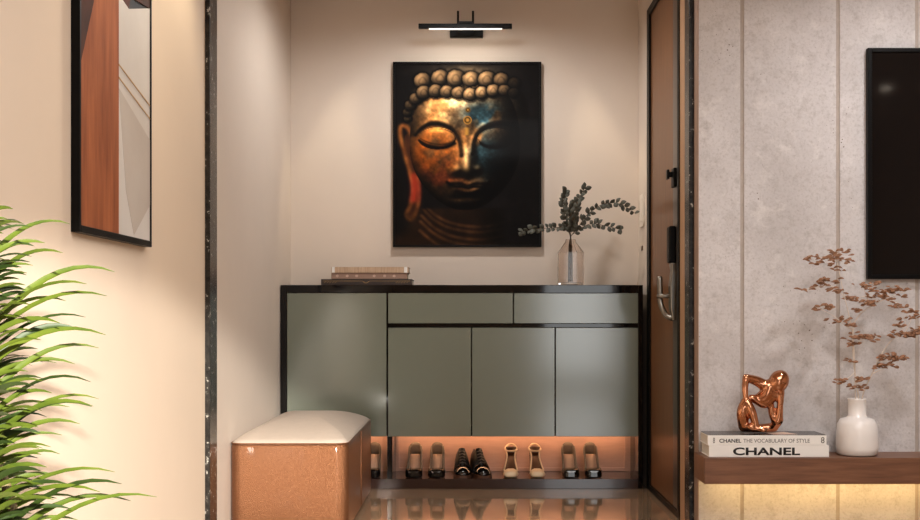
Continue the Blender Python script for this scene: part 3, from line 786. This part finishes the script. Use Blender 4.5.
def eu(label, off, pix, nl, ln=.034, wd=.026, st=.38):
    pts = [bs + Vector((off*.8, .008*off*30, 0)), nk + Vector((off*.35, 0, -.01))] + [P(a, b, DV + dd) for a, b, dd in pix]
    branch('eucalyptus_sprig', label, 'sprig', pts, .0028, M['euc_leaf'], M['euc_stem'], ge, nl, ln, wd, st)
eu('dark sprig reaching left across the painting edge', .012, [(566, 228, 0), (552, 228, -.03), (535, 229, -.05), (518, 233, -.06)], 22)
eu('tall dark sprig leaning right at its tip, highest in the glass vase', -.006, [(572, 228, 0), (575, 214, .02), (578, 200, .02), (586, 186, .02)], 26)
eu('dark sprig standing upright left of the tallest sprig', .004, [(568, 230, 0), (565, 216, -.03), (563, 204, -.04), (566, 191, -.05)], 26)
eu('long dark sprig arching right to the wall switch', -.014, [(578, 228, 0), (588, 214, -.02), (604, 204, -.04), (620, 204, -.05), (636, 214, -.05)], 26)
eu('short dark sprig filling the middle of the glass vase bunch', .002, [(570, 231, -.02), (573, 222, -.05), (570, 212, -.07), (574, 204, -.08)], 24, .036, .03)
eu('lower dark sprig on the right, ending short of the wall', -.010, [(576, 232, 0), (590, 224, -.06), (606, 226, -.08), (622, 230, -.09)], 20)

# ---------------------------------------------------------------- left wall art
art = thing('wall_art', (LW, 3.41, 1.6), 'tall framed abstract of rust brown and pale grey on the left wall', 'painting')
ay0, ay1, az0, az1 = 3.07, 3.765, 1.108, 2.62 - .05
ax = -.976
MB().box(LW, ax, ay0, ay0+.012, az0, az1).box(LW, ax, ay1-.012, ay1, az0, az1).box(LW, ax, ay0+.012, ay1-.012, az0, az0+.018).box(LW, ax, ay0+.012, ay1-.012, az1-.018, az1).build('frame', M['black_satin'], art, bevel=.001)
def AY(px): return -(ax - .003) * FPX / (VX - px)
def AZ(px, py): return Z(py, AY(px))
px_f = ax - .004
def flat(name, poly, m, lay):
    pts = [(AY(a), AZ(a, b)) for a, b in poly]
    MB().prism(pts, 'x', px_f - .004, px_f + lay*.0004).build(name, m, art, fix=True)
MB().box(LW + .002, px_f - .004, ay0+.012, ay1-.012, az0+.018, az1-.018).build('backing_board', M['black_satin'], art)
ysplit = AY(119.0); yy0, yy1 = ay0 + .012, ay1 - .012; q0, q1 = az0 + .018, az1 - .018
def slab(name, poly, m, lay): MB().prism(poly, 'x', px_f - .004, px_f + lay*.0006).build(name, m, art)
slab('brown_panel', [(yy0, q0), (ysplit, q0), (ysplit, q1), (AY(97), q1), (AY(94), AZ(94, 2)), (yy0, AZ(80, 66))], M['art_brown'], 1)
slab('dark_panel', [(yy0, AZ(80, 66)), (AY(94), AZ(94, 2)), (AY(97), q1), (yy0, q1)], M['art_dark'], 1)
slab('pale_panel', [(ysplit, q0), (yy1, q0), (yy1, AZ(149.5, 8)), (AY(129), AZ(129, 9)), (ysplit, AZ(119, -6)), ], M['art_pale'], 1)
slab('top_dark_panel', [(ysplit, AZ(119, -6)), (AY(129), AZ(129, 9)), (AY(131), AZ(131, -3)), (yy1, AZ(149.5, 8)), (yy1, q1), (ysplit, q1)], M['art_dark'], 1)
slab('shadow_shape', [(ysplit, AZ(119, 88)), (yy1, AZ(149.5, 140)), (yy1, AZ(149.5, 205)), (AY(134), AZ(134, 235)), (AY(126), AZ(126, 190))], M['art_shade'], 2)
for b in (64, 77):
    slab('gold_line', [(ysplit, AZ(119, b)), (ysplit, AZ(119, b+1.3)), (yy1, AZ(149.5, b+42.3)), (yy1, AZ(149.5, b+41))], M['gold'], 3)

# ---------------------------------------------------------------- floating shelf, books, sculpture, vase
sf, szt, szb = 4.86, .334, .334 - .104
sh_x0 = .929
shf = thing('floating_shelf', (2.2, YC, szb), 'walnut floating shelf with warm underlight on the concrete wall', 'shelf')
MB().box(sh_x0, 3.6, sf, YC, szb, szt).build('board', M['walnut'], shf, bevel=.0015)
MB().box(sh_x0 + .06, 3.5, YC - .10, YC - .085, szb - .006, szb).build('led_strip', M['led_yellow'], shf)
DK = 4.886
gk = 'books on the walnut shelf'
k1 = book('book', 'white book with large black title, lower of two on the shelf', X(709, DK), X(829, DK), szt + .0005, szt + .0465, DK, DK + .17, M['cover_white'], gk)
k2 = book('book', 'black topped white book with fine title, under the copper sculpture', X(707.8, DK), X(826.6, DK), szt + .047, szt + .087, DK + .001, DK + .17, M['cover_white'], gk)
lettering('title_lettering', 'CHANEL', (X(733, DK), DK - .0006, Z(455.2, DK)), X(800, DK)-X(733, DK), .031, M['ink'], k1, offset=.03)
lettering('title_lettering', 'CHANEL', (X(719.3, DK), DK + .0004, Z(442.7, DK)), X(741.3, DK)-X(719.3, DK), .0155, M['ink'], k2, offset=.02)
lettering('subtitle_lettering', 'THE VOCABULARY OF STYLE', (X(743.4, DK), DK + .0004, Z(442.7, DK)), X(809.8, DK)-X(743.4, DK), .0155, M['ink_grey'], k2)
lettering('spine_mark', '8', (X(821, DK), DK + .0004, Z(443.2, DK)), .014, .024, M['ink_grey'], k2)
lettering('spine_mark', '8', (X(713, DK), DK + .0004, Z(443.2, DK)), .008, .022, M['ink_grey'], k2)
MB().box(X(707.8, DK) + .001, X(826.6, DK) - .001, DK + .002, DK + .169, szt + .087, szt + .0882).build('top_cover', M['cover_black'], k2)
MB().prism([(X(775, DK), DK + .02), (X(800, DK), DK + .03), (X(792, DK), DK + .13), (X(770, DK), DK + .11)], 'z', szt + .0882, szt + .0885).build('cover_print', M['flower'], k2)

# seated copper thinker
DS = 4.955
szk = szt + .0885
def sp3(px, py, dd=0): return P(px, py, DS + dd)
st = MB()
def limb(pts, rads):
    p = smooth_path(pts, 6); n = len(p); m_ = len(rads)
    rr = []
    for k in range(n):
        t = k/(n-1)*(m_-1); i = min(m_-2, int(t)); rr.append(rads[i]*(1-(t-i)) + rads[i+1]*(t-i))
    st.tube(p, rr, n=14)
    st.ball(p[0], rr[0]*.98); st.ball(p[-1], rr[-1]*.98)
k_ = DS/FPX
limb([sp3(767, 389), sp3(757, 383), sp3(746, 379.5, -.02)], [.026, .021, .016])            # upper arm
limb([sp3(746, 379.5, -.02), sp3(745, 390, -.03), sp3(746, 404, -.035)], [.016, .013, .011]) # forearm
limb([sp3(746, 404, -.03), sp3(742, 414, -.03), sp3(744, 428, -.02)], [.022, .022, .024])     # shin
limb([sp3(747, 404, -.035), sp3(752, 414, -.045), sp3(756, 428, -.05)], [.018, .018, .014])
limb([sp3(750, 429, -.045), sp3(758, 430, -.05), sp3(764, 432, -.06)], [.016, .015, .010])
limb([sp3(744, 429, 0), sp3(758, 430, .02), sp3(774, 429, .02)], [.020, .017, .020])
limb([sp3(769, 388), sp3(766, 396), sp3(757, 401), sp3(751, 399, -.01)], [.030, .030, .022, .012])
limb([sp3(752, 399, -.01), sp3(764, 405), sp3(774, 397)], [.012, .022, .022])
limb([sp3(774, 391, .01), sp3(778, 388, 0)], [.024, .020])
limb([sp3(781, 394, -.01), sp3(780, 408, -.01), sp3(778, 422, 0)], [.015, .013, .022])
limb([sp3(771, 407, 0), sp3(772, 417, .0), sp3(777, 424, 0)], [.014, .013, .021])
limb([sp3(777, 422, 0), sp3(774, 429, .01)], [.022, .018])
limb([sp3(781, 395, -.01), sp3(779, 389, -.02)], [.015, .014])
for q, a in ((0, 0),):
    c = sp3(778.5, 383.5, -.005)
    i0 = len(st.v); st.ball((0, 0, 0), (.041, .038, .050), n=18, m=12)
    rot = Matrix.Rotation(math.radians(28), 3, 'Y')
    for i in range(i0, len(st.v)): st.v[i] = tuple(rot @ Vector(st.v[i]) + c)
scu = st.build('sculpture', M['copper'], smooth=True)
zmin = min(v[2] for v in st.v)
scu.location.z = szk + .0015 - zmin
q = scu.modifiers.new('remesh', 'REMESH'); q.mode = 'VOXEL'; q.voxel_size = .0035; q.use_smooth_shade = True
q = scu.modifiers.new('smooth', 'SMOOTH'); q.factor = .5; q.iterations = 6
tag(scu, 'polished copper sculpture of an abstract seated thinker on the shelf books', 'sculpture')

DW = 4.965
wx = X(857, DW)
vw = MB().lathe([(.070, szt + .001), (.080, szt + .006), (.0835, szt + .03), (.0825, szt + .085), (.078, szt + .125), (.066, szt + .146), (.042, szt + .153), (.036, szt + .160), (.036, szt + .222), (.0385, szt + .227), (.036, szt + .229), (.031, szt + .226), (.031, szt + .160), (.06, szt + .140), (.07, szt + .03), (.01, szt + .012)], wx, DW, 40).build('ceramic_vase', M['white_ceramic'], smooth=True)
tag(vw, 'white bottle-necked ceramic vase holding dry twigs on the walnut shelf', 'vase')

gt = 'dry twigs in the white vase'
def dry_leaves(mb, c, n, spread):
    for k in range(n):
        a = random.uniform(0, 2*math.pi)
        p = c + Vector((spread*math.cos(a)*random.random(), spread*.5*math.sin(a)*random.random(), random.uniform(-.25, .25)*spread))
        q = random.uniform(-.5, .5) + (0 if random.random() < .5 else math.pi)
        d = Vector((math.cos(q), random.uniform(-.5, .5), math.sin(q)*.7))
        leafpoly(mb, p, d, Vector((random.uniform(-.5, .5), -1, random.uniform(.0, .9))), random.uniform(.018, .03), random.uniform(.008, .013), .3)
def twig(label, stem, sides, clusters):
    base = Vector((wx, DW, szt + .03)); neck = Vector((stem[0][0], stem[0][1], stem[0][2])) if False else None
    main = smooth_path([base] + [P(a, b, d) for a, b, d in stem], 6)
    t_ = thing('dry_twig', tuple(base), label, 'twig', gt)
    mb = MB().tube(main, [.0032*(1-.65*k/len(main)) for k in range(len(main))], n=6)
    for s in sides: 
        pth = smooth_path([P(a, b, d) for a, b, d in s], 5); mb.tube(pth, [.0018*(1-.5*k/len(pth)) for k in range(len(pth))], n=5)
    mb.build('stem', M['twig'], t_, smooth=True)
    lf = MB()
    for a, b, d, n, sp_ in clusters: dry_leaves(lf, P(a, b, d), n, sp_)
    lf.build('leaves', M['dry_leaf'], t_, smooth=True, solid=.0006, fix=False)
twig('pale dry twig leaning left, tallest in the white vase', [(855.5, 399, DW), (854.5, 360, 4.95), (852, 330, 4.94), (843, 290, 4.93), (836, 256, 4.92)],
     [[(852, 330, 4.94), (845, 325, 4.93), (832, 315, 4.92), (814, 306, 4.91)], [(845, 298, 4.93), (832, 286, 4.92), (806, 289, 4.91)], [(838, 262, 4.92), (824, 258, 4.91), (808, 256, 4.90)], [(854.5, 345, 4.95), (862, 340, 4.94), (872, 336, 4.93)], [(855, 372, 4.95), (848, 378, 4.94), (838, 381, 4.93)], [(855, 388, 4.95), (862, 383, 4.94)]],
     [(836, 254, 4.92, 26, .075), (824, 262, 4.91, 16, .055), (845, 262, 4.92, 10, .05), (812, 259, 4.90, 8, .04), (839, 269, 4.92, 6, .03), (822, 284, 4.92, 14, .05), (836, 290, 4.92, 16, .045), (808, 290, 4.91, 7, .04), (830, 280, 4.92, 8, .04), (826, 307, 4.92, 12, .04), (815, 308, 4.91, 5, .03), (839, 320, 4.93, 12, .04), (847, 325, 4.93, 10, .03), (858, 336, 4.94, 12, .05), (868, 338, 4.93, 18, .045), (856, 345, 4.94, 8, .03), (851, 361, 4.95, 6, .02), (841, 381, 4.93, 10, .035), (860, 379, 4.94, 9, .035), (861, 389, 4.94, 8, .03), (852, 386, 4.94, 4, .03)])
twig('pale dry twig leaning far right out of the white vase', [(862, 399, DW), (872, 374, 4.95), (884, 350, 4.94), (897, 336, 4.93), (918, 330, 4.92)],
     [[(872, 374, 4.95), (884, 368, 4.94), (892, 363, 4.93)], [(878, 362, 4.945), (890, 356, 4.93), (904, 359, 4.92)], [(897, 336, 4.93), (905, 325, 4.92), (904, 316, 4.91)], [(905, 333, 4.92), (912, 318, 4.91)]],
     [(890, 357, 4.93, 22, .05), (900, 358, 4.92, 10, .035), (877, 367, 4.94, 8, .03), (888, 365, 4.93, 9, .03), (903, 335, 4.92, 20, .05), (915, 333, 4.92, 22, .045), (922, 331, 4.92, 14, .04), (893, 336, 4.93, 8, .025), (900, 325, 4.91, 6, .03), (908, 313, 4.91, 9, .03), (914, 318, 4.91, 6, .02), (904, 320, 4.91, 4, .02)])
twig('pale dry twig rising between the other two from the white vase', [(858.5, 399, DW), (853, 355, 5.0), (855, 322, 4.99), (871, 306, 4.98), (888, 298, 4.97), (906, 291, 4.96)],
     [[(880, 302, 4.97), (870, 296, 4.96), (856, 298, 4.96)], [(871, 306, 4.98), (864, 287, 4.97), (876, 283, 4.96)], [(888, 298, 4.97), (900, 305, 4.96)]],
     [(868, 304, 4.97, 20, .045), (860, 311, 4.97, 6, .035), (852, 299, 4.96, 12, .035), (862, 287, 4.97, 8, .03), (874, 284, 4.96, 8, .035), (872, 290, 4.96, 5, .02), (883, 294, 4.97, 18, .045), (894, 290, 4.96, 10, .04), (905, 290, 4.96, 7, .03), (888, 300, 4.97, 8, .025), (897, 307, 4.96, 12, .035), (901, 297, 4.96, 4, .025), (870, 297, 4.97, 8, .035)])

# wall television
tv = thing('television', (2.45, YC, 1.5), 'black wall screen with a thin black frame on the concrete wall', 'television')
tx0, tz0, tz1, tx1, ty = 1.638, 1.048, 2.0, 3.3, 5.05
f_ = .018
MB().box(tx0, tx0+f_, ty, YC-.002, tz0, tz1).box(tx1-f_, tx1, ty, YC-.002, tz0, tz1).box(tx0+f_, tx1-f_, ty, YC-.002, tz1-f_, tz1).box(tx0+f_, tx1-f_, ty, YC-.002, tz0, tz0+f_).build('frame', M['tv_frame'], tv, bevel=.002)
MB().box(tx0+f_, tx1-f_, ty+.006, YC-.002, tz0+f_, tz1-f_).build('screen', M['screen'], tv)
dl = thing('ceiling_downlight', (3.17, .77, H), 'small round recessed downlight in the room ceiling', 'lamp')
MB().lathe([(.055, H-.004), (.055, H), (.04, H), (.04, H-.004)], 3.17, .77, 24, cap=False).build('trim_ring', M['white_plastic'], dl, smooth=True)
MB().lathe([(.038, H-.002), (.038, H-.0005)], 3.17, .77, 24).build('lens', mat('downlight_lens', (255, 244, 230), emit=(255, 236, 214), estr=25), dl)

# ---------------------------------------------------------------- potted plant at the left edge
random.seed(21)
pX, pY = -.74, 1.93
pp_ = thing('potted_plant', (pX, pY, 0), 'bright green plant with long arching blade leaves at the left edge', 'plant')
MB().lathe([(.12, .0), (.15, .02), (.17, .30), (.175, .33), (.16, .33), (.15, .29), (.01, .28)], pX, pY, 32).build('pot', M['pot'], pp_, smooth=True)
MB().lathe([(.155, .283), (.155, .30), (.01, .305)], pX, pY, 24).build('soil', M['soil'], pp_)
def blade(mb, p0, p1, p2, wd):
    rows = []; n = 11
    side_ref = Vector((random.uniform(-.35, .35), -.75, random.uniform(.25, .9)))
    for k in range(n):
        t = k/(n-1); c = p0*(1-t)**2 + p1*2*t*(1-t) + p2*t*t
        d = ((p1-p0)*(1-t) + (p2-p1)*t).normalized()
        s = d.cross(side_ref).normalized(); nn = s.cross(d).normalized()
        w_ = wd * min(1, .45 + 2.2*t) * (1 - t**2.2)**.8 + .0003
        rows.append([c - s*w_ + nn*w_*.45, c, c + s*w_ + nn*w_*.45])
    mb.loft(rows, closed=False)
tips = [(13,209),(15,222),(32,227),(70,224),(45,243),(63,253),(30,262),(115,272),(87,284),(107,296),(26,290),(66,301),(60,323),(106,335),(80,330),(99,348),(75,364),(57,363),(91,382),(52,393),(99,399),(70,407),(80,424),(47,417),(38,427),(62,435),(51,447),(60,454),(41,471),(115,472),(157,497),(131,501),(122,484),(100,492),(80,498),(72,509),(61,519)]
fr_ = [[] for _ in range(8)]
def place(tx, ty, DD, extra=0):
    sx_ = random.uniform(-52, -26); L = tx - sx_
    sy_ = ty + .52*L*random.uniform(.75, 1.1) + 8
    ax_ = sx_ + .52*L; ay_ = ty - .16*L*random.uniform(.6, 1.3)
    fr_[min(7, max(0, int((ty - 190)/42)))].append((P(sx_, sy_, 1.93 + random.uniform(-.05, .05)), P(ax_, ay_, (1.93+DD)/2), P(tx, ty, DD), random.uniform(.0045, .0076)))
for tx, ty in tips: place(tx, ty, 1.92 + random.uniform(-.1, .14))
for k in range(110):
    ty = random.uniform(215, 560)
    place(random.uniform(-12, 42) + (14 if ty > 300 else 0)*random.random(), ty, 1.92 + random.uniform(-.16, .2))
for k in range(16): place(random.uniform(30, 95), random.uniform(300, 540), 1.92 + random.uniform(-.1, .2))
for i, fs in enumerate(fr_):
    for dark in (0, 1):
        mb = MB()
        for j, (a, b, c, wd) in enumerate(fs):
            if (j % 3 == 2) == bool(dark): blade(mb, a, b, c, wd)
        if mb.f: mb.build('frond', M['leaf_dark' if dark else 'leaf'], pp_, smooth=True, fix=False)
for k in range(5):
    a = 2*math.pi*k/5
    MB().tube(smooth_path([(pX + .05*math.cos(a), pY + .05*math.sin(a), .29), (pX - .03 + .05*math.cos(a), pY + .04*math.sin(a), .6), (X(-40, 1.93) + .02*math.cos(a), pY + .03*math.sin(a), .72 + .08*k)], 5), .008, n=8).build('cane', M['cane'], pp_, smooth=True)

# ---------------------------------------------------------------- sub-parts sit under the part that carries them
def nest(child, parent):
    for o in [o for o in bpy.data.objects if o.type == 'MESH' and o.parent and o.name.split('.')[0] == child]:
        for q in o.parent.children:
            if q is not o and q.name.split('.')[0] == parent:
                o.parent = q; break
for c_, p_ in [('laces', 'tongue'), ('insole', 'upper'), ('piping', 'seat_cushion'), ('title_lettering', 'cover'), ('subtitle_lettering', 'cover'),
               ('spine_mark', 'cover'), ('spine_decoration', 'cover'), ('flower_print', 'cover'), ('spine_band', 'cover'), ('cover_print', 'top_cover'),
               ('light_strip', 'lamp_bar'), ('rocker', 'cover_plate'), ('side_clip', 'cover_plate'), ('panel_frame', 'back_panel'), ('handle_pivot', 'door_handle'),
               ('gold_line', 'pale_panel'), ('shadow_shape', 'pale_panel'), ('side_seam', 'body'), ('soil', 'pot')]:
    nest(c_, p_)
